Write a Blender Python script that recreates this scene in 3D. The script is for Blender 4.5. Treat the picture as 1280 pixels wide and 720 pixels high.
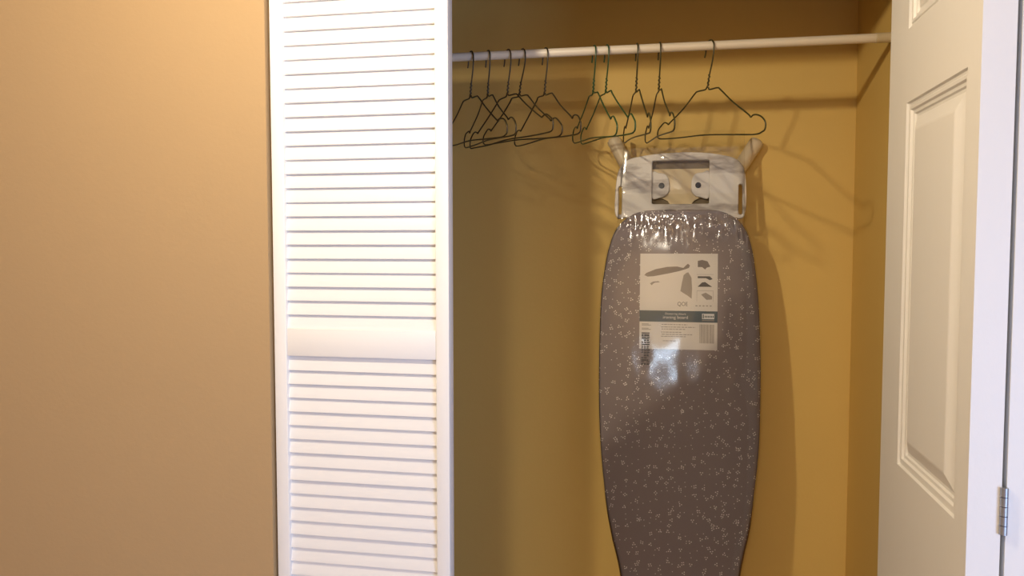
import bpy, bmesh, math, random
from mathutils import Vector, Matrix, noise
for o in list(bpy.data.objects): bpy.data.objects.remove(o, do_unlink=True)
S = bpy.context.scene; C = S.collection
PI = math.pi
CEIL = 2.35
H = 1.30                                   # camera height above the floor
# ------------------------------------------------------------------ camera
cam = bpy.data.objects.new('camera', bpy.data.cameras.new('camera')); C.objects.link(cam)
cam.data.sensor_width = 36; cam.data.lens = 36 * 1010 / 1280; cam.data.clip_start = .02
cam.location = (0, 0, H); cam.rotation_euler = (PI/2 - math.radians(3.17), 0, math.radians(11.09))
S.camera = cam
# ------------------------------------------------------------------ world, lights, exposure
w = bpy.data.worlds.new('world'); S.world = w; w.use_nodes = True
w.node_tree.nodes['Background'].inputs[0].default_value = (.62, .75, 1, 1)
w.node_tree.nodes['Background'].inputs[1].default_value = 1.0
S.view_settings.view_transform = 'Standard'; S.view_settings.look = 'None'
S.view_settings.gamma = 1; S.view_settings.use_curve_mapping = False
S.view_settings.exposure = 0.77
def light(name, kind, loc, energy, col, rot=(0,0,0), **k):
    d = bpy.data.lights.new(name, kind); d.energy = energy; d.color = col
    for a, b in k.items(): setattr(d, a, b)
    o = bpy.data.objects.new(name, d); o.location = loc; o.rotation_euler = rot; C.objects.link(o); return o
light('ceiling_bulb', 'POINT', (-.54, .62, H+.60), 16.5, (1, .83, .57), shadow_soft_size=.022)
light('rear_window_daylight', 'AREA', (-.085, -2.42, H+.06), 1.7, (.66, .82, 1), (-PI/2, 0, PI), shape='RECTANGLE', size=.34, size_y=.20)
light('rear_fill_light', 'AREA', (-.20, -1.95, CEIL-.06), 24, (1, .87, .68), (0, 0, 0), shape='DISK', size=.30)  # added warm fill that lifts the closet shade and lights the film crinkles
light('side_window_daylight', 'AREA', (1.44, -.60, H-.42), 30, (.44, .61, 1), (0, PI/2, 0), shape='RECTANGLE', size=.95, size_y=1.1)

# ------------------------------------------------------------------ helpers
def tag(o, label=None, cat=None, group=None, kind=None):
    if label: o['label'] = label
    if cat: o['category'] = cat
    if group: o['group'] = group
    if kind: o['kind'] = kind
    return o
def mesh_obj(name, me, mat=None, parent=None):
    o = bpy.data.objects.new(name, me); C.objects.link(o)
    if mat is not None: me.materials.clear(); me.materials.append(mat)
    if parent: o.parent = parent
    return o
def from_bm(name, bm, mat, parent=None, smooth=False, angle=None):
    bmesh.ops.recalc_face_normals(bm, faces=bm.faces[:])
    me = bpy.data.meshes.new(name); bm.to_mesh(me); bm.free()
    if smooth:
        for p in me.polygons: p.use_smooth = True
    o = mesh_obj(name, me, mat, parent)
    if angle:
        me.set_sharp_from_angle(angle=math.radians(angle))
    return o
def add_box(bm, a, b, bev=0, seg=2):
    g = bmesh.ops.create_cube(bm, size=1)
    for v in g['verts']:
        v.co = Vector([(a[i]+b[i])/2 + v.co[i]*(b[i]-a[i]) for i in range(3)])
    if bev:
        es = {e for v in g['verts'] for e in v.link_edges}
        bmesh.ops.bevel(bm, geom=list(es), offset=bev, segments=seg, affect='EDGES', profile=.5)
def box(name, a, b, mat, parent=None, bev=0, seg=2):
    bm = bmesh.new(); add_box(bm, a, b, bev, seg)
    return from_bm(name, bm, mat, parent, smooth=bool(bev), angle=40 if bev else None)
def tube(bm, pts, r, n=8, cap=True):
    """swept tube along pts; r number or list"""
    pts = [Vector(p) for p in pts]; rings = []
    t0 = (pts[1]-pts[0]).normalized()
    nrm = t0.orthogonal().normalized()
    for i, p in enumerate(pts):
        t = ((pts[min(i+1, len(pts)-1)]-pts[max(i-1, 0)])).normalized()
        nrm = (nrm - t*nrm.dot(t)).normalized(); b = t.cross(nrm)
        rr = r[i] if isinstance(r, (list, tuple)) else r
        rings.append([bm.verts.new(p + (nrm*math.cos(2*PI*k/n) + b*math.sin(2*PI*k/n))*rr) for k in range(n)])
    for A, B in zip(rings, rings[1:]):
        for k in range(n): bm.faces.new((A[k], A[(k+1) % n], B[(k+1) % n], B[k]))
    if cap: bm.faces.new(rings[0][::-1]); bm.faces.new(rings[-1])
def spline(pts, sub=6):
    """Catmull-Rom"""
    P = [Vector(p) for p in pts]; out = []
    for i in range(len(P)-1):
        p0 = P[max(i-1, 0)]; p1 = P[i]; p2 = P[i+1]; p3 = P[min(i+2, len(P)-1)]
        for k in range(sub):
            t = k/sub
            out.append(.5*((2*p1)+(p2-p0)*t+(2*p0-5*p1+4*p2-p3)*t*t+(3*p1-p0-3*p2+p3)*t**3))
    out.append(P[-1]); return out
def loops_solid(name, loops, z0, z1, bev, mat, parent=None):
    """flat solid from 2D outlines (outer loop first, holes after), rounded rim"""
    cu = bpy.data.curves.new(name, 'CURVE'); cu.dimensions = '2D'; cu.fill_mode = 'BOTH'
    for L in loops:
        sp = cu.splines.new('POLY'); sp.points.add(len(L)-1)
        for i, p in enumerate(L): sp.points[i].co = (p[0], p[1], 0, 1)
        sp.use_cyclic_u = True
    cu.extrude = max((z1-z0)/2-bev, 0); cu.bevel_depth = bev; cu.bevel_resolution = 3; cu.offset = -bev
    t = bpy.data.objects.new(name+'_tmp', cu); C.objects.link(t)
    dg = bpy.context.evaluated_depsgraph_get(); me = bpy.data.meshes.new_from_object(t.evaluated_get(dg))
    bpy.data.objects.remove(t, do_unlink=True)
    me.transform(Matrix.Translation((0, 0, (z0+z1)/2)))
    for p in me.polygons: p.use_smooth = True
    me.set_sharp_from_angle(angle=math.radians(50))
    me.name = name
    return mesh_obj(name, me, mat, parent)
def text_mesh(name, body, size, loc, mat, parent, align='CENTER', rot=0, sx=1):
    cu = bpy.data.curves.new(name, 'FONT'); cu.body = body; cu.size = size; cu.align_x = align; cu.align_y = 'CENTER'; cu.fill_mode = 'FRONT'
    t = bpy.data.objects.new(name+'_tmp', cu); C.objects.link(t)
    dg = bpy.context.evaluated_depsgraph_get(); me = bpy.data.meshes.new_from_object(t.evaluated_get(dg))
    bpy.data.objects.remove(t, do_unlink=True)
    me.transform(Matrix.Translation(loc) @ Matrix.Rotation(rot, 4, 'Z') @ Matrix.Diagonal((sx, 1, 1, 1)))
    return mesh_obj(name, me, mat, parent)
def rrect(x0, y0, x1, y1, r, n=6):
    out = []
    for cx, cy, a in ((x1-r, y1-r, 0), (x0+r, y1-r, 90), (x0+r, y0+r, 180), (x1-r, y0+r, 270)):
        for k in range(n+1):
            q = math.radians(a+90*k/n); out.append((cx+r*math.cos(q), cy+r*math.sin(q)))
    return out

# ------------------------------------------------------------------ materials
def mat(name, col, rough=.5, spec=.5, metal=0):
    m = bpy.data.materials.new(name); m.use_nodes = True
    b = m.node_tree.nodes['Principled BSDF']
    b.inputs['Base Color'].default_value = (*col, 1); b.inputs['Roughness'].default_value = rough
    b.inputs['Specular IOR Level'].default_value = spec; b.inputs['Metallic'].default_value = metal
    return m
def nd(m, t, **k):
    n = m.node_tree.nodes.new(t)
    for a, b in k.items(): setattr(n, a, b)
    return n
def lk(m, a, b): m.node_tree.links.new(a, b)
def noisy(m, scale, c2, amount=.5, bump=0, bscale=200, detail=4, stretch=None):
    """procedural tint variation between the base colour and c2, plus fine relief"""
    b = m.node_tree.nodes['Principled BSDF']; tc = nd(m, 'ShaderNodeTexCoord'); src = tc.outputs['Object']
    if stretch:
        mp = nd(m, 'ShaderNodeMapping'); mp.inputs['Scale'].default_value = stretch; lk(m, src, mp.inputs[0]); src = mp.outputs[0]
    n = nd(m, 'ShaderNodeTexNoise'); n.inputs['Scale'].default_value = scale; n.inputs['Detail'].default_value = detail; lk(m, src, n.inputs[0])
    mx = nd(m, 'ShaderNodeMix', data_type='RGBA'); mul = nd(m, 'ShaderNodeMath', operation='MULTIPLY'); mul.inputs[1].default_value = amount
    lk(m, n.outputs[0], mul.inputs[0]); lk(m, mul.outputs[0], mx.inputs[0])
    mx.inputs[6].default_value = b.inputs['Base Color'].default_value; mx.inputs[7].default_value = (*c2, 1)
    lk(m, mx.outputs[2], b.inputs['Base Color'])
    if bump:
        n2 = nd(m, 'ShaderNodeTexNoise'); n2.inputs['Scale'].default_value = bscale; n2.inputs['Detail'].default_value = 3; lk(m, src, n2.inputs[0])
        bp = nd(m, 'ShaderNodeBump'); bp.inputs['Strength'].default_value = bump; bp.inputs['Distance'].default_value = .002
        lk(m, n2.outputs[0], bp.inputs['Height']); lk(m, bp.outputs[0], b.inputs['Normal'])
    return m
M = {}
M['wall'] = noisy(mat('tan_wall_paint', (.46, .315, .165), .55, .3), 3, (.435, .295, .15), .6, .12, 160)
M['closet'] = noisy(mat('mustard_closet_paint', (.76, .54, .175), .55, .3), 3, (.73, .51, .16), .6, .12, 160)
M['ceiling'] = noisy(mat('white_ceiling_paint', (.75, .72, .66), .8, .2), 4, (.7, .67, .6), .5, .2, 120)
M['floor'] = noisy(mat('brown_wood_floor', (.30, .17, .09), .35, .4), 5, (.20, .11, .06), .8, .1, 60, stretch=(1, 8, 1))
M['louvre'] = noisy(mat('white_louvre_paint', (.84, .83, .82), .35, .4), 8, (.82, .81, .79), .5, .05, 200)
M['leaf'] = noisy(mat('white_door_paint', (.80, .79, .76), .42, .4), 6, (.78, .76, .73), .5, .08, 220, stretch=(1, 6, .6))
M['trim'] = mat('white_trim_paint', (.78, .76, .73), .4, .4)
M['hinge'] = noisy(mat('steel_hinge', (.42, .44, .48), .35, .5, .7), 150, (.25, .26, .3), .7)
M['rod'] = noisy(mat('cream_rod_enamel', (.78, .70, .58), .3, .5), 20, (.70, .62, .50), .4)
M['rod_cap'] = noisy(mat('ivory_rod_cap', (.70, .62, .46), .4, .4), 30, (.62, .54, .38), .5)
M['wire_dark'] = noisy(mat('dark_brown_coated_wire', (.035, .022, .008), .35, .5), 60, (.06, .045, .012), .6)
M['wire_green'] = noisy(mat('dark_green_coated_wire', (.028, .085, .028), .3, .5), 60, (.03, .055, .015), .6)
M['wire_olive'] = noisy(mat('olive_coated_wire', (.06, .055, .014), .35, .5), 60, (.04, .03, .01), .6)
M['cream'] = noisy(mat('cream_plastic_foot', (.72, .62, .46), .4, .4), 30, (.68, .57, .40), .5)
M['tube'] = noisy(mat('cream_steel_leg', (.66, .58, .46), .35, .5), 30, (.6, .5, .4), .5)
M['insert'] = noisy(mat('beige_rest_insert', (.74, .62, .40), .5, .3), 20, (.70, .57, .36), .5)
M['under'] = noisy(mat('slot_shade_brown', (.24, .19, .12), .6, .3), 30, (.20, .15, .09), .5)  # shade behind the rest slots, put in as a brown colour
M['rubber'] = noisy(mat('black_rubber', (.012, .010, .010), .6, .3), 90, (.02, .018, .016), .5)
M['paper'] = noisy(mat('white_label_paper', (.80, .76, .72), .5, .3), 40, (.77, .73, .69), .4)
M['teal'] = noisy(mat('dark_teal_ink', (.035, .085, .125), .45, .4), 40, (.05, .08, .10), .4)
M['ink'] = mat('grey_ink', (.33, .30, .28), .5, .3)
M['ink_dark'] = mat('dark_grey_ink', (.09, .085, .09), .5, .3)
M['ink_mid'] = mat('mid_grey_ink', (.22, .19, .18), .5, .3)
M['ink_white'] = mat('white_ink', (.78, .78, .80), .5, .3)
M['red'] = mat('brown_board_edge', (.30, .13, .05), .4, .4)
# marble print
m = M['marble'] = mat('marble_print', (.80, .77, .74), .35, .4); b = m.node_tree.nodes['Principled BSDF']
tc = nd(m, 'ShaderNodeTexCoord'); n1 = nd(m, 'ShaderNodeTexNoise'); n1.inputs['Scale'].default_value = 9; n1.inputs['Detail'].default_value = 5
mp = nd(m, 'ShaderNodeMapping'); mp.inputs['Rotation'].default_value = (0, 0, math.radians(28)); mp.inputs['Scale'].default_value = (.45, 1.5, 1)
lk(m, tc.outputs['Object'], mp.inputs[0]); lk(m, mp.outputs[0], n1.inputs[0])
s1 = nd(m, 'ShaderNodeMath', operation='SUBTRACT'); s1.inputs[1].default_value = .5; lk(m, n1.outputs[0], s1.inputs[0])
a1 = nd(m, 'ShaderNodeMath', operation='ABSOLUTE'); lk(m, s1.outputs[0], a1.inputs[0])
cr = nd(m, 'ShaderNodeValToRGB'); cr.color_ramp.elements[0].position = 0; cr.color_ramp.elements[0].color = (.42, .38, .36, 1)
cr.color_ramp.elements[1].position = .055; cr.color_ramp.elements[1].color = (.80, .77, .74, 1)
lk(m, a1.outputs[0], cr.inputs[0]); lk(m, cr.outputs[0], b.inputs['Base Color'])
# pad cloth with scattered three-leaf sprigs
m = M['pad'] = mat('printed_grey_cloth', (.33, .28, .285), .7, .25); b = m.node_tree.nodes['Principled BSDF']
tc = nd(m, 'ShaderNodeTexCoord')
def sprigs(scale, keep, r, offs, rnd):
    vo = nd(m, 'ShaderNodeTexVoronoi', voronoi_dimensions='2D'); vo.inputs['Scale'].default_value = scale; vo.inputs['Randomness'].default_value = rnd
    lk(m, tc.outputs['Object'], vo.inputs['Vector'])
    sub = nd(m, 'ShaderNodeVectorMath', operation='SUBTRACT'); lk(m, tc.outputs['Object'], sub.inputs[0]); lk(m, vo.outputs['Position'], sub.inputs[1])
    fl = nd(m, 'ShaderNodeVectorMath', operation='MULTIPLY'); fl.inputs[1].default_value = (1, 1, 0); lk(m, sub.outputs[0], fl.inputs[0])
    sc = nd(m, 'ShaderNodeSeparateColor'); lk(m, vo.outputs['Color'], sc.inputs[0])
    ang = nd(m, 'ShaderNodeMath', operation='MULTIPLY'); ang.inputs[1].default_value = 6.28; lk(m, sc.outputs[1], ang.inputs[0])
    ro = nd(m, 'ShaderNodeVectorRotate', rotation_type='Z_AXIS'); lk(m, fl.outputs[0], ro.inputs['Vector']); lk(m, ang.outputs[0], ro.inputs['Angle'])
    last = None
    for o in offs:
        d = nd(m, 'ShaderNodeVectorMath', operation='DISTANCE'); d.inputs[1].default_value = (o[0], o[1], 0); lk(m, ro.outputs[0], d.inputs[0])
        if last is None: last = d.outputs['Value']
        else:
            mn = nd(m, 'ShaderNodeMath', operation='MINIMUM'); lk(m, last, mn.inputs[0]); lk(m, d.outputs['Value'], mn.inputs[1]); last = mn.outputs[0]
    lt = nd(m, 'ShaderNodeMath', operation='LESS_THAN'); lt.inputs[1].default_value = r; lk(m, last, lt.inputs[0])
    kp = nd(m, 'ShaderNodeMath', operation='LESS_THAN'); kp.inputs[1].default_value = keep; lk(m, sc.outputs[0], kp.inputs[0])
    mu = nd(m, 'ShaderNodeMath', operation='MULTIPLY'); lk(m, lt.outputs[0], mu.inputs[0]); lk(m, kp.outputs[0], mu.inputs[1])
    return mu.outputs[0]
A = sprigs(42, .62, .00125, ((.0026, 0), (-.0014, .0024), (-.0016, -.0022)), .9)
B = sprigs(78, .42, .0010, ((0, 0),), 1)
D = sprigs(33, .45, .0012, ((0, .0032), (.0028, 0), (-.0024, .0004), (0.0004, -.0034)), 1)
mx1 = nd(m, 'ShaderNodeMath', operation='MAXIMUM'); lk(m, A, mx1.inputs[0]); lk(m, B, mx1.inputs[1])
mx2 = nd(m, 'ShaderNodeMath', operation='MAXIMUM'); lk(m, mx1.outputs[0], mx2.inputs[0]); lk(m, D, mx2.inputs[1])
mx = nd(m, 'ShaderNodeMix', data_type='RGBA'); lk(m, mx2.outputs[0], mx.inputs[0])
mx.inputs[6].default_value = (.29, .245, .25, 1); mx.inputs[7].default_value = (.90, .86, .83, 1); lk(m, mx.outputs[2], b.inputs['Base Color'])
# clear film
m = M['film'] = bpy.data.materials.new('clear_shrink_film'); m.use_nodes = True; nt = m.node_tree; nt.nodes.clear()
out = nd(m, 'ShaderNodeOutputMaterial'); ms = nd(m, 'ShaderNodeMixShader'); tr = nd(m, 'ShaderNodeBsdfTransparent'); gl = nd(m, 'ShaderNodeBsdfGlossy')
gl.inputs['Roughness'].default_value = .07; tr.inputs[0].default_value = (.97, .97, .97, 1)
fr = nd(m, 'ShaderNodeFresnel'); fr.inputs['IOR'].default_value = 1.65
tc = nd(m, 'ShaderNodeTexCoord'); mp = nd(m, 'ShaderNodeMapping'); mp.inputs['Scale'].default_value = (1, .45, 1)
nz = nd(m, 'ShaderNodeTexNoise'); nz.inputs['Scale'].default_value = 14; nz.inputs['Detail'].default_value = 2
bp = nd(m, 'ShaderNodeBump'); bp.inputs['Strength'].default_value = .14; bp.inputs['Distance'].default_value = .004
lk(m, tc.outputs['Object'], mp.inputs[0]); lk(m, mp.outputs[0], nz.inputs[0]); lk(m, nz.outputs[0], bp.inputs['Height'])
lk(m, bp.outputs[0], gl.inputs['Normal']); lk(m, bp.outputs[0], fr.inputs['Normal'])
lk(m, fr.outputs[0], ms.inputs[0]); lk(m, tr.outputs[0], ms.inputs[1]); lk(m, gl.outputs[0], ms.inputs[2]); lk(m, ms.outputs[0], out.inputs[0])
# window glass
m = M['glass'] = bpy.data.materials.new('window_glass'); m.use_nodes = True; nt = m.node_tree; nt.nodes.clear()
out = nd(m, 'ShaderNodeOutputMaterial'); ms = nd(m, 'ShaderNodeMixShader'); tr = nd(m, 'ShaderNodeBsdfTransparent'); gl = nd(m, 'ShaderNodeBsdfGlossy')
gl.inputs['Roughness'].default_value = .02; fr = nd(m, 'ShaderNodeFresnel'); fr.inputs['IOR'].default_value = 1.45
lk(m, fr.outputs[0], ms.inputs[0]); lk(m, tr.outputs[0], ms.inputs[1]); lk(m, gl.outputs[0], ms.inputs[2]); lk(m, ms.outputs[0], out.inputs[0])

# ------------------------------------------------------------------ room shell
YW, YB, XR, XL, YR = 1.272, 1.94, .404, -1.25, -2.5       # room face of the front wall, closet back, closet right, closet left, room rear
OX0, OX1, HZ, CZ = -.6725, .396, H+.52, 2.35                # opening edges, header underside, ceiling
RX0, RX1 = -2.1, 1.5
st = lambda o: tag(o, kind='structure')
st(box('floor', (RX0-.1, YR-.1, -.1), (RX1+.1, YB+.1, 0), M['floor']))
st(box('ceiling', (RX0-.1, YR-.1, CZ), (RX1+.1, YB+.1, CZ+.1), M['ceiling']))
def wallbox(name, parts, mt, parent=None):
    bm = bmesh.new()
    for a, b in parts: add_box(bm, a, b)
    return st(from_bm(name, bm, mt, parent))
wallbox('wall_front', [((RX0, YW, 0), (OX0, YW+.11, CZ)), ((OX1, YW, 0), (RX1, YW+.11, CZ)), ((OX0, YW, HZ), (OX1, YW+.11, CZ))], M['wall'])
wallbox('wall_left', [((RX0-.1, YR-.1, 0), (RX0, YB+.1, CZ))], M['wall'])
VY0, VY1, VZ0, VZ1 = -1.18, -.02, H-.94, H+.10
wallbox('wall_right', [((RX1, YR-.1, 0), (RX1+.1, VY0, CZ)), ((RX1, VY1, 0), (RX1+.1, YB+.1, CZ)), ((RX1, VY0, 0), (RX1+.1, VY1, VZ0)), ((RX1, VY0, VZ1), (RX1+.1, VY1, CZ))], M['wall'])
WX0, WX1, WZ0, WZ1 = -.29, .12, H-.08, H+.20
wallbox('wall_rear', [((RX0, YR-.1, 0), (WX0, YR, CZ)), ((WX1, YR-.1, 0), (RX1, YR, CZ)), ((WX0, YR-.1, 0), (WX1, YR, WZ0)), ((WX0, YR-.1, WZ1), (WX1, YR, CZ))], M['wall'])
wallbox('wall_closet_back', [((XL, YB, 0), (XR+.1, YB+.1, CZ))], M['closet'])
wallbox('wall_closet_right', [((XR, YW+.11, 0), (XR+.1, YB, CZ))], M['closet'])
wallbox('wall_closet_left', [((XL-.1, YW+.11, 0), (XL, YB+.1, CZ))], M['closet'])
wallbox('trim_1', [((OX0, YW+.045, HZ-.018), (OX1, YW+.075, HZ))], M['trim'])          # door track under the header
wallbox('baseboard_left', [((RX0, YW-.014, 0), (OX0-.002, YW, .085))], M['trim'])
wallbox('baseboard_closet', [((XL, YB-.012, 0), (XR, YB, .07))], M['trim'])
def window(name, place, x0, x1, z0, z1):
    # built along x with the room on the +y side, then put in its wall
    win = st(box(name, (x0-.05, 0, z0-.06), (x1+.05, .03, z0), M['trim'], bev=.003))
    bm = bmesh.new()
    add_box(bm, (x0, -.06, z0), (x0+.03, -.02, z1)); add_box(bm, (x1-.03, -.06, z0), (x1, -.02, z1))
    add_box(bm, (x0+.03, -.06, z0), (x1-.03, -.02, z0+.03)); add_box(bm, (x0+.03, -.06, z1-.03), (x1-.03, -.02, z1))
    from_bm('window_frame', bm, M['trim'], win)
    box('pane', (x0+.03, -.045, z0+.03), (x1-.03, -.041, z1-.03), M['glass'], win)
    win.matrix_world = place
window('window_1', Matrix.Translation((0, YR, 0)), WX0, WX1, WZ0, WZ1)
window('window_2', Matrix.Translation((RX1, 0, 0)) @ Matrix.Rotation(PI/2, 4, 'Z'), VY0, VY1, VZ0, VZ1)

# ------------------------------------------------------------------ louvred bifold leaf (left)
LY, LT = 1.280, .028; LX0, LX1 = -.6685, -.3565; SX0, SX1 = -.6455, -.3795
LZ0, LZ1 = .03, HZ-.02
root = bpy.data.objects.new('door_1', None); root.location = (0, 0, 0); C.objects.link(root)
tag(root, 'white louvred folding door leaf closed flat beside the tan wall', 'louvred door', kind='structure')
box('stile', (LX0, LY, LZ0), (SX0, LY+LT, LZ1), M['louvre'], root, .002)
box('stile', (SX1, LY, LZ0), (LX1, LY+LT, LZ1), M['louvre'], root, .002)
mid0, mid1 = H-.1935, H-.1455
for a, b in ((LZ0, LZ0+.09), (mid0, mid1), (LZ1-.05, LZ1)):
    box('rail', (SX0, LY+.0015, a), (SX1, LY+LT-.002, b), M['louvre'], root, .0015)
# slat: leaning board, lower front edge proud, rounded
def slat_mesh():
    bm = bmesh.new(); th = .0044; hw = .0142; tilt = math.radians(13.8)       # from vertical
    prof = rrect(-th/2, -hw, th/2, hw, .0010, 3)
    xs = (SX0-.002, SX1+.002); rings = []
    for x in xs:
        r = []
        for p, q in prof:     # p thickness, q along height; lean so the bottom comes forward (-Y)
            y = p*math.cos(tilt) + q*math.sin(tilt); z = -p*math.sin(tilt) + q*math.cos(tilt)
            r.append(bm.verts.new((x, y, z)))
        rings.append(r)
    n = len(prof)
    for k in range(n): bm.faces.new((rings[0][k], rings[0][(k+1) % n], rings[1][(k+1) % n], rings[1][k]))
    bm.faces.new(rings[0][::-1]); bm.faces.new(rings[1])
    bmesh.ops.recalc_face_normals(bm, faces=bm.faces[:])
    me = bpy.data.meshes.new('slat'); bm.to_mesh(me); bm.free(); me.materials.append(M['louvre'])
    for p in me.polygons: p.use_smooth = True
    me.set_sharp_from_angle(angle=math.radians(50)); return me
sm = slat_mesh(); pitch = .02400; random.seed(4)
def slat(z):
    o = bpy.data.objects.new('slat', sm); C.objects.link(o); o.parent = root
    o.location = (0, LY+.0105+random.uniform(-.0004, .0004), z); o.rotation_euler = (random.uniform(-.012, .012), 0, 0)
zb = H-.1210                                  # the lowest visible line above the mid rail
z = zb
while z + .012 < LZ1-.05: slat(z+.0118); z += pitch
slat(zb-pitch+.0118)
z = H-.2174
while z - .012 > LZ0+.09: slat(z+.0118); z -= pitch

# ------------------------------------------------------------------ folded panel bifold (right)
NY, FY = .944, 1.312
door2 = bpy.data.objects.new('door_2', None); C.objects.link(door2)
tag(door2, 'cream-white panelled folding door, folded shut at the right of the closet', 'folding door', kind='structure')
PAN = [(H-.3135, H+.1945), (H+.296, H+.415), (.18, H-.50)]
PY0, PY1 = .984, 1.220
def leaf(name, xa, xb, face):
    """leaf slab between x = xa and xb; face = -1: moulded side looks to -X, +1: to +X"""
    bm = bmesh.new(); xf, xk = (xa, xb) if face < 0 else (xb, xa)
    ys = [NY, PY0, PY1, FY]; zs = sorted([LZ0, LZ1] + [q for p in PAN for q in p])
    rects = {(round(a, 4), round(b, 4)) for a, b in PAN}
    for j in range(len(zs)-1):
        for i in range(3):
            if i == 1 and (round(zs[j], 4), round(zs[j+1], 4)) in rects: continue
            bm.faces.new([bm.verts.new((xf, y, z_)) for y, z_ in ((ys[i], zs[j]), (ys[i+1], zs[j]), (ys[i+1], zs[j+1]), (ys[i], zs[j+1]))])
    # back and sides
    for q in (((xk, NY, LZ0), (xk, FY, LZ0), (xk, FY, LZ1), (xk, NY, LZ1)), ((xf, NY, LZ0), (xk, NY, LZ0), (xk, NY, LZ1), (xf, NY, LZ1)),
              ((xf, FY, LZ0), (xk, FY, LZ0), (xk, FY, LZ1), (xf, FY, LZ1)), ((xf, NY, LZ0), (xk, NY, LZ0), (xk, FY, LZ0), (xf, FY, LZ0)), ((xf, NY, LZ1), (xk, NY, LZ1), (xk, FY, LZ1), (xf, FY, LZ1))):
        bm.faces.new([bm.verts.new(v) for v in q])
    bmesh.ops.remove_doubles(bm, verts=bm.verts[:], dist=1e-5)
    es = [e for e in bm.edges if all(abs(v.co.y-NY) < 1e-5 and abs(v.co.x-xf) < 1e-5 for v in e.verts)]
    bmesh.ops.bevel(bm, geom=es, offset=.003, segments=4, affect='EDGES', profile=.5)
    o = from_bm(name, bm, M['leaf'], door2, smooth=True, angle=35)
    sgn = 1 if face < 0 else -1
    for z0, z1 in PAN:
        pm = bmesh.new()
        prof = [(0, 0), (.0015, .0035), (.005, .0040), (.0065, .0022), (.0105, .0026), (.0125, .0058), (.0165, .0060), (.018, .0088), (.022, .0088), (.024, .0075), (.040, .0012), (.043, .0006)]
        prev = None
        for ins, dep in prof:
            x = xf + sgn*dep
            r = [pm.verts.new((x, y, z_)) for y, z_ in ((PY0+ins, z0+ins), (PY1-ins, z0+ins), (PY1-ins, z1-ins), (PY0+ins, z1-ins))]
            if prev:
                for k in range(4): pm.faces.new((prev[k], prev[(k+1) % 4], r[(k+1) % 4], r[k]))
            prev = r
        pm.faces.new(prev)
        from_bm('panel', pm, M['leaf'], o)
    return o
leaf('door_leaf', .320, .3535, -1)
leaf('door_leaf', .3585, .3905, 1)
for zc in (H-.2885, H+.38, .22):
    bm = bmesh.new(); k = 5; L = .052
    for i in range(k):
        a = zc - L/2 + L*i/k; tube(bm, [(.3555, NY-.0015, a+.0004), (.3555, NY-.0015, a+L/k-.0004)], .0042, 14)
    hg = from_bm('hinge', bm, M['hinge'], door2, smooth=True, angle=40)
    hg['label'] = 'steel barrel hinge between the two leaves'

# ------------------------------------------------------------------ closet rod
RY, RZ, RR = 1.63, H+.3815, .0086
rodr = bpy.data.objects.new('closet_rod', None); rodr.location = (XL, RY, RZ); C.objects.link(rodr)
tag(rodr, 'cream round clothes rod spanning the closet under the wire hangers', 'closet rod')
bm = bmesh.new(); tube(bm, [(.0, 0, 0), (XR-.030-XL, 0, 0)], RR, 28)
from_bm('rod_tube', bm, M['rod'], rodr, smooth=True, angle=40)
bm = bmesh.new(); tube(bm, [(XR-.034-XL, 0, 0), (XR-.032-XL, 0, 0), (XR-.0315-XL, 0, 0), (XR-XL-.004, 0, 0), (XR-XL-.0035, 0, 0), (XR-XL-.0005, 0, 0)], [.0090, .0096, .0094, .0094, .0125, .0125], 28)
from_bm('end_cap', bm, M['rod_cap'], rodr, smooth=True, angle=40)
bm = bmesh.new(); tube(bm, [(.0005, 0, 0), (.004, 0, 0), (.0045, 0, 0), (.034, 0, 0)], [.0125, .0125, .0094, .0094], 28)
from_bm('end_cap', bm, M['rod_cap'], rodr, smooth=True, angle=40)

# ------------------------------------------------------------------ wire hangers
WR = .0015
def hanger_mesh(nb, seed, mt):
    rnd = random.Random(seed); hr = .0145; cy = RR + WR - hr + .0004
    jit = lambda p, a=.0012: (p[0]+rnd.uniform(-a, a), p[1]+rnd.uniform(-a, a))
    bm = bmesh.new()
    # hook: far tip (s>0) over the rod, down the near side (s<0), to the neck
    pts = [(hr+.0040, cy-.0165), (hr+.0016, cy-.010)]
    pts += [(hr*math.cos(q), cy+hr*math.sin(q)) for q in [math.radians(a) for a in range(0, 181, 15)]]
    pts += [(-hr-.0002, cy-.012), (-hr*.75+nb*.3, cy-.030), (-.004+nb*.75, -.056), (nb, -.077)]
    P = spline([(p[0], 0, p[1]) for p in pts], 4); tube(bm, P, WR, 8)
    # twisted wraps at the neck
    tw = []
    for k in range(41):
        f = k/40; q = f*2*PI*3.2; cz = -.079 + .024*f; cx = nb*(1-.25*f) - .004*f
        tw.append((cx+.0013*math.cos(q), .0013*math.sin(q), cz))
    tube(bm, tw, WR*.95, 6)
    R = [(.0035, -.0785), (.009, -.083), (.040, -.0835), (.052, -.0885), (.095, -.112), (.150, -.1385), (.158, -.1425), (.165, -.1395), (.176, -.1390), (.190, -.1445), (.2010, -.1540), (.2025, -.1650), (.196, -.1710), (.175, -.1735), (.100, -.1720), (0, -.1700)]
    Lp = [(-x, y) for x, y in R]
    Rj = [R[0]] + [jit(p) for p in R[1:-1]] + [R[-1]]; Lj = [Lp[0]] + [jit(p) for p in Lp[1:-1]]
    loop = Rj + Lj[::-1]
    wob = rnd.uniform(-.003, .003)
    P = spline([(p[0]+nb, wob*math.sin(p[0]*15), p[1]) for p in loop], 5); tube(bm, P, WR, 8)
    return bm
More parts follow.
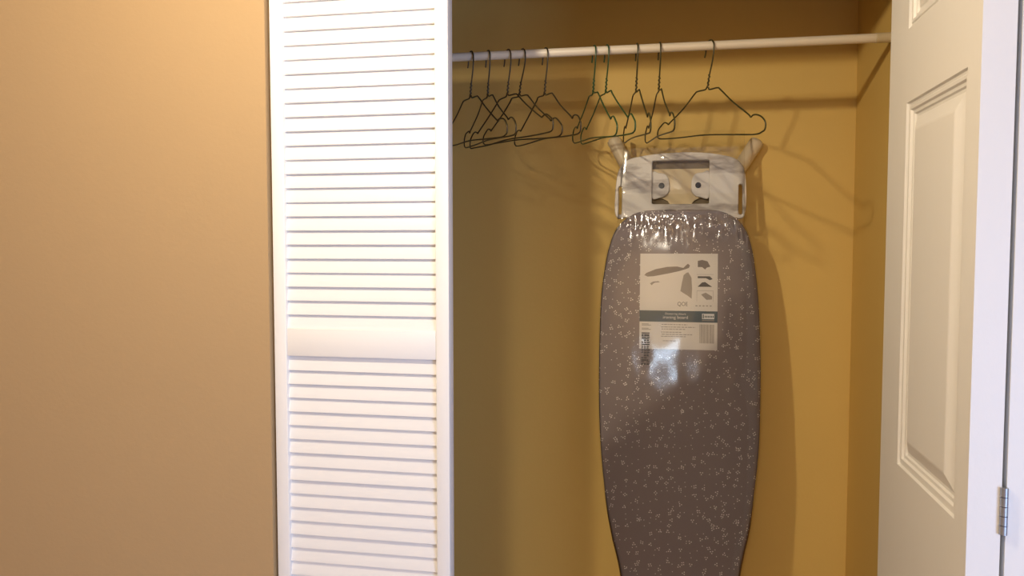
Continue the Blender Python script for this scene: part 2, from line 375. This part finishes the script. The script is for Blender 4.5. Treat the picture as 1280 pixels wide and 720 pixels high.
hang = [ # hook x, yaw, roll, material, label
 (-.405, 56, 3, 0, 'wire_dark', 'dark wire hanger at the rod end nearest the louvred door'),
 (-.369, 62, 3, 0, 'wire_dark', 'dark wire hanger, second from the louvred door'),
 (-.328, 54, 1.5, 0, 'wire_dark', 'dark wire hanger, third from the louvred door, middle of the tangled five'),
 (-.298, 56, 4, .010, 'wire_dark', 'dark wire hanger fourth from the louvred door, its stem leaning sideways'),
 (-.251, 62, 3, 0, 'wire_dark', 'dark wire hanger, fifth from the louvred door, last of the tangled five'),
 (-.153, 72, 5, 0, 'wire_green', 'green wire hanger of the middle pair, on the louvred door side'),
 (-.128, 70, 4, 0, 'wire_green', 'green wire hanger of the middle pair, on the side away from the louvred door'),
 (-.069, 80, 4.5, 0, 'wire_olive', 'olive wire hanger seen nearly edge-on, next after the green pair'),
 (-.025, 81, 4, 0, 'wire_olive', 'olive wire hanger seen nearly edge-on, next to the one seen widest'),
 (.071, 62, 5.5, 0, 'wire_olive', 'olive wire hanger seen widest, nearest the panelled door'),
]
for i, (x, yw, ro, nb, mt, lab) in enumerate(hang):
    o = from_bm('wire_hanger', hanger_mesh(nb, 10+i, mt), M[mt], None, smooth=True, angle=60)
    o.matrix_world = Matrix.Translation((x, RY, RZ)) @ Matrix.Rotation(math.radians(180-yw), 4, 'Z') @ Matrix.Rotation(-math.radians(ro), 4, 'Y')
    tag(o, lab, 'hanger', 'wire hangers on the closet rod')

# ------------------------------------------------------------------ ironing board leaning on the back wall
tiltb = math.atan(.105)
brd = bpy.data.objects.new('ironing_board', None); C.objects.link(brd)
brd.matrix_world = Matrix.Translation((.0225, 1.6925, 0)) @ Matrix.Rotation(PI/2 - tiltb, 4, 'X')
tag(brd, 'new ironing board with grey sprig-print cover leaning upright in the closet, shrink-wrapped', 'ironing board')
half_R = [(0.0, .003), (.022, .012), (.042, .035), (.058, .075), (.078, .2), (.104, .40), (.129, .592), (.150, .695), (.161, .780), (.169, .866), (.1715, .968), (.1715, 1.054), (.167, 1.175), (.158, 1.262), (.150, 1.305), (.139, 1.337), (.117, 1.363), (.083, 1.3795), (.040, 1.3825)]
half_L = [(-.040, 1.3825), (-.091, 1.379), (-.126, 1.360), (-.147, 1.333), (-.157, 1.305), (-.165, 1.270), (-.175, 1.188), (-.1775, 1.08), (-.1765, .956), (-.171, .850), (-.159, .745), (-.142, .658), (-.121, .573), (-.101, .40), (-.076, .2), (-.057, .075), (-.042, .035), (-.022, .012)]
def closed_spline(P, sub=5):
    n = len(P); out = []
    for i in range(n):
        p0, p1, p2, p3 = [Vector(P[(i+j-1) % n]) for j in range(4)]
        for k in range(sub):
            t = k/sub; out.append(.5*((2*p1)+(p2-p0)*t+(2*p0-5*p1+4*p2-p3)*t*t+(3*p1-p0-3*p2+p3)*t**3))
    return [(p.x, p.y) for p in out]
outline = closed_spline(half_R + half_L)
def hw(y):
    """left and right edge of the pad at height y (clamped)"""
    xs = []
    n = len(outline)
    for i in range(n):
        (xa, ya), (xb, yb) = outline[i], outline[(i+1) % n]
        if (ya-y)*(yb-y) <= 0 and ya != yb: xs.append(xa+(xb-xa)*(y-ya)/(yb-ya))
    return (min(xs), max(xs)) if xs else (None, None)
PT = .018
loops_solid('padded_cover', [outline], -PT, 0, .008, M['pad'], brd)
back = [(x*(.985+.055*max(0, min(1, (.86-y)/.25))), .010+y*.985) for x, y in outline]
o = loops_solid('board_deck', [back], -PT-.012, -PT+.001, .002, M['red'], brd); o['label'] = 'thin brown rim behind the cover'
# iron rest
Hd = [(.0, 1.5135), (-.050, 1.5115), (-.092, 1.506), (-.117, 1.500), (-.132, 1.489), (-.1415, 1.470), (-.146, 1.440), (-.148, 1.400), (-.1465, 1.376), (-.141, 1.3655), (-.131, 1.3655), (-.120, 1.366),
      (-.08, 1.352), (0, 1.350), (.07, 1.352), (.112, 1.364), (.124, 1.3635), (.133, 1.3655), (.1375, 1.375), (.1405, 1.402), (.1395, 1.440), (.136, 1.470), (.127, 1.488), (.112, 1.499), (.082, 1.507), (.045, 1.512)]
cut = rrect(-.065, 1.397, .0605, 1.4955, .004)
sl = rrect(-.1395, 1.3735, -.1320, 1.4385, .0035); sr = rrect(.1235, 1.3725, .1320, 1.4395, .0038)
rest = loops_solid('iron_rest', [closed_spline(Hd, 5), cut[::-1], sl[::-1], sr[::-1]], -.026, -.013, .0022, M['marble'], brd)
rest['label'] = 'white marble-print iron rest'
ins = [(-.069, 1.4785), (.0645, 1.4785), (.0645, 1.4150), (.040, 1.4120), (.028, 1.4055), (.018, 1.3930), (-.022, 1.3930), (-.030, 1.4055), (-.042, 1.4115), (-.069, 1.4150)]
o = loops_solid('slot_shade_plate', [rrect(-.072, 1.388, .067, 1.500, .006)], -.036, -.033, .001, M['under'], rest); o['label'] = 'added brown plate standing in for shade in the rest slots'  # added plate, its brown stands in for the shaded wall behind the slots
o = loops_solid('rest_insert', [ins], -.031, -.0265, .0008, M['insert'], rest)
tl = [(-.066, 1.4130), (-.045, 1.4130), (-.034, 1.417), (-.0275, 1.427), (-.0265, 1.442), (-.029, 1.457), (-.036, 1.466), (-.050, 1.4690), (-.066, 1.4690)]
tr_ = [(-x-.0050, y) for x, y in tl][::-1]
for P, cx in ((tl, -.0440), (tr_, .0365)):
    tb = loops_solid('rest_tab', [closed_spline(P, 4)], -.0265, -.0205, .002, M['marble'], rest)
    bm = bmesh.new(); tube(bm, [(cx, 1.4395, -.0215), (cx, 1.4395, -.0175), (cx, 1.4395, -.0165)], [.0065, .0063, .0052], 20)
    o = from_bm('rubber_stud', bm, M['rubber'], rest, smooth=True, angle=40); o['label'] = 'round black rubber stud'
# folded legs behind, feet poke out above the rest
ZL = -.068
def leg(foot, top, ctrl):
    bm = bmesh.new(); a, b = Vector((*foot, ZL)), Vector((*top, ZL)); d = (a-b).normalized()
    bm2 = bmesh.new(); n = 8
    pts = [b-d*.020, b, a-d*.010, a-d*.004, a-d*.001, a+d*.0005]; rr = [.0152, .0160, .0165, .0150, .0115, .0050]
    tube(bm2, pts, rr, 24)
    tube(bm, [b-d*.010, *[Vector((*c, ZL+.008)) for c in ctrl]], .0105, 16)
    l = from_bm('leg', bm, M['tube'], brd, smooth=True, angle=50)
    f = from_bm('foot_cap', bm2, M['cream'], l, smooth=True, angle=50)
leg((-.159, 1.562), (-.122, 1.490), [(-.075, 1.36), (-.02, 1.0), (.02, .55)])
leg((.170, 1.550), (.126, 1.480), [(.080, 1.36), (.03, 1.0), (-.02, .60)])
bm = bmesh.new()
for x in (-.05, .05): tube(bm, [(x, .25, -.040), (x, 1.30, -.040)], .008, 10)
for y in (.3, .6, .95, 1.28): tube(bm, [(-.06, y, -.040), (.06, y, -.040)], .007, 10)
tube(bm, [(-.045, 1.36, -.036), (-.045, 1.20, -.036)], .006, 8); tube(bm, [(.045, 1.36, -.036), (.045, 1.20, -.036)], .006, 8)
from_bm('frame', bm, M['tube'], brd, smooth=True, angle=50)

# label card under the film
def card(name, x0, y0, x1, y1, z0, z1, mt, parent):
    bm = bmesh.new(); add_box(bm, (x0, y0, z0), (x1, y1, z1)); return from_bm(name, bm, mt, parent)
lx0, lx1, ly0, ly1 = -.0885, .0795, 1.0725, 1.2840
lab = card('product_label', lx0, ly0, lx1, ly1, .0002, .0010, M['paper'], brd); lab['label'] = 'white product label with teal band'
Z = .00115
def poly(name, pts, mt, z=Z, parent=lab):
    bm = bmesh.new(); bm.faces.new([bm.verts.new((x, y, z)) for x, y in pts]); return from_bm(name, bm, mt, parent)
def L(u, v):      # position on the label, 0..1 from its left and top
    return (lx0+(lx1-lx0)*u, ly1-(ly1-ly0)*v)
def quads(name, rects, mt, z=Z):
    bm = bmesh.new()
    for a, b, c, d in rects:
        p, q = L(a, b), L(c, d); bm.faces.new([bm.verts.new((x, y, z)) for x, y in ((p[0], q[1]), (q[0], q[1]), (q[0], p[1]), (p[0], p[1]))])
    o = from_bm(name, bm, mt, lab)
    if len(rects) > 1: o['kind'] = 'stuff'          # fine flat print, too small to pick apart
    return o
quads('label_band', [(0, .598, 1, .715)], M['teal'])
# printed picture: small board, folded board, inset photos
poly('printed_board', [L(*p) for p in ((.055, .228), (.08, .205), (.2, .165), (.35, .140), (.48, .135), (.56, .150), (.59, .125), (.62, .105), (.645, .125), (.63, .150), (.58, .165), (.5, .185), (.35, .212), (.18, .238), (.10, .243))], M['ink_mid'])
poly('printed_board', [L(*p) for p in ((.60, .200), (.625, .195), (.665, .25), (.675, .36), (.67, .47), (.62, .44), (.57, .415), (.525, .392), (.545, .30), (.565, .225))], M['ink'])
poly('printed_iron', [L(*p) for p in ((.13, .315), (.17, .295), (.24, .290), (.26, .302), (.20, .305), (.17, .318), (.155, .335))], M['ink'])
poly('inset_picture', [L(*p) for p in ((.745, .075), (.80, .065), (.87, .08), (.905, .135), (.86, .145), (.84, .165), (.80, .14), (.745, .14))], M['ink_mid'])
poly('inset_picture', [L(*p) for p in ((.745, .235), (.90, .235), (.935, .265), (.90, .275), (.85, .255), (.745, .255))], M['ink_dark'])
poly('inset_picture', [L(*p) for p in ((.745, .345), (.80, .30), (.84, .295), (.93, .345))], M['ink_dark'])
poly('inset_picture', [L(*p) for p in ((.79, .425), (.85, .405), (.93, .445), (.93, .475), (.86, .480), (.82, .45))], M['ink'])
quads('inset_frame', [(.735, .385, .945, .388), (.735, .215, .945, .218), (.735, .385, .738, .5), (.942, .385, .945, .5)], M['ink'])
text_mesh('label_text', 'QOE', .0125, (*L(.555, .528), Z), M['ink_dark'], lab, sx=.85)
quads('label_fine_print', [(.72+.045*i, .538, .745+.045*i, .548) for i in range(5)], M['ink'])
text_mesh('label_text', 'Drawstring closure', .0058, (*L(.465, .630), Z+.0001), M['ink_white'], lab)
text_mesh('label_text', 'ironing board', .0095, (*L(.465, .667), Z+.0001), M['ink_white'], lab, sx=1.05)
quads('logo_box', [(.805, .624, .96, .680)], M['ink_white'], Z+.0001)
quads('logo_print', [(.815, .632, .828, .672)] + [(.84+.02*i, .645, .852+.02*i, .664) for i in range(6)], M['teal'], Z+.0002)
quads('logo_print', [(.805, .690, .96, .698)], M['ink'], Z+.0001)
random.seed(7)
r = []
for i, v in enumerate((.742, .768, .790, .822, .845, .866, .912)):
    x = .28 + random.uniform(0, .03); end = (.62, .72, .60, .55, .68, .60, .47)[i]
    while x < end:
        wv = random.uniform(.015, .05); r.append((x, v-.004, min(x+wv, end), v+.004)); x += wv+.010
for i, v in enumerate((.74, .752, .785, .797)): r.append((.03, v-.003, .12+.03*(i % 2), v+.003))
quads('label_fine_print', r, M['ink'])
quads('barcode', [(.775+.0125*i, .735, .775+.0125*i+(.008 if i % 3 else .005), .93) for i in range(15)], M['ink'])
# upright printed sticker running from the label down onto the cover
r = []; v = .83; i = 0
while v < 1.17:
    h_ = random.uniform(.007, .016)
    for k in range(3):
        if random.random() < .85: r.append((.03+.035*k, v, .03+.035*k+random.uniform(.022, .040), v+h_))
    v += h_+random.uniform(.005, .011); i += 1
quads('vertical_print', r, M['ink_dark'], .0112)

# shrink film: a pillow-shaped sheet over cover and rest, tight and crinkled above
def film():
    bm = bmesh.new(); NX, NYR = 150, 360; y0, y1 = .004, 1.562; rows = []
    for j in range(NYR+1):
        y = y0+(y1-y0)*j/NYR
        if y < 1.345: a, b = hw(max(y, .006))
        else:
            f = min((y-1.345)/.21, 1); a0, b0 = hw(1.345); a = a0*(1-f)+(-.128)*f; b = b0*(1-f)+.134*f
        a -= .0035; b += .0035
        row = []
        for i in range(NX+1):
            t = -1+2*i/NX; x = (a+b)/2+(b-a)/2*math.sin(t*PI/2*.93)/math.sin(PI/2*.93)
            e = abs(t)
            z = .0040 + .0060*(1-e*e)
            if e > .90: z -= .026*((e-.90)/.10)**2
            if y > 1.375: z -= .0125*min((y-1.375)/.045, 1)
            if y > 1.52: z -= .012*((y-1.52)/.042)**1.5
            # crinkles: fine upright folds under the rest, soft ripples elsewhere
            band = max(0, 1-abs(y-1.356)/.028); band2 = math.exp(-((y-1.340)/.028)**2)
            z += band*.0010*noise.noise(Vector((x*360, y*85, 1))) + band2*.0007*noise.noise(Vector((x*210, y*30, 5)))
            hb = math.exp(-((y-1.495)/.020)**2)*math.exp(-((x+.045)/.045)**2)
            z += hb*.0013*noise.noise(Vector((x*260, y*260, 9)))
            ed = max(0, (e-.80)/.2) * (1 if y > .9 else .5)
            z += ed*.0010*noise.noise(Vector((x*160, y*120, 3)))
            z += .0006*noise.noise(Vector((x*22, y*14, 7)))
            row.append(bm.verts.new((x, y, z)))
        rows.append(row)
    for A_, B_ in zip(rows, rows[1:]):
        for i in range(NX): bm.faces.new((A_[i], A_[i+1], B_[i+1], B_[i]))
    o = from_bm('shrink_wrap', bm, M['film'], brd, smooth=True); o['label'] = 'clear glossy plastic shrink wrap, crinkled below the iron rest'
film()
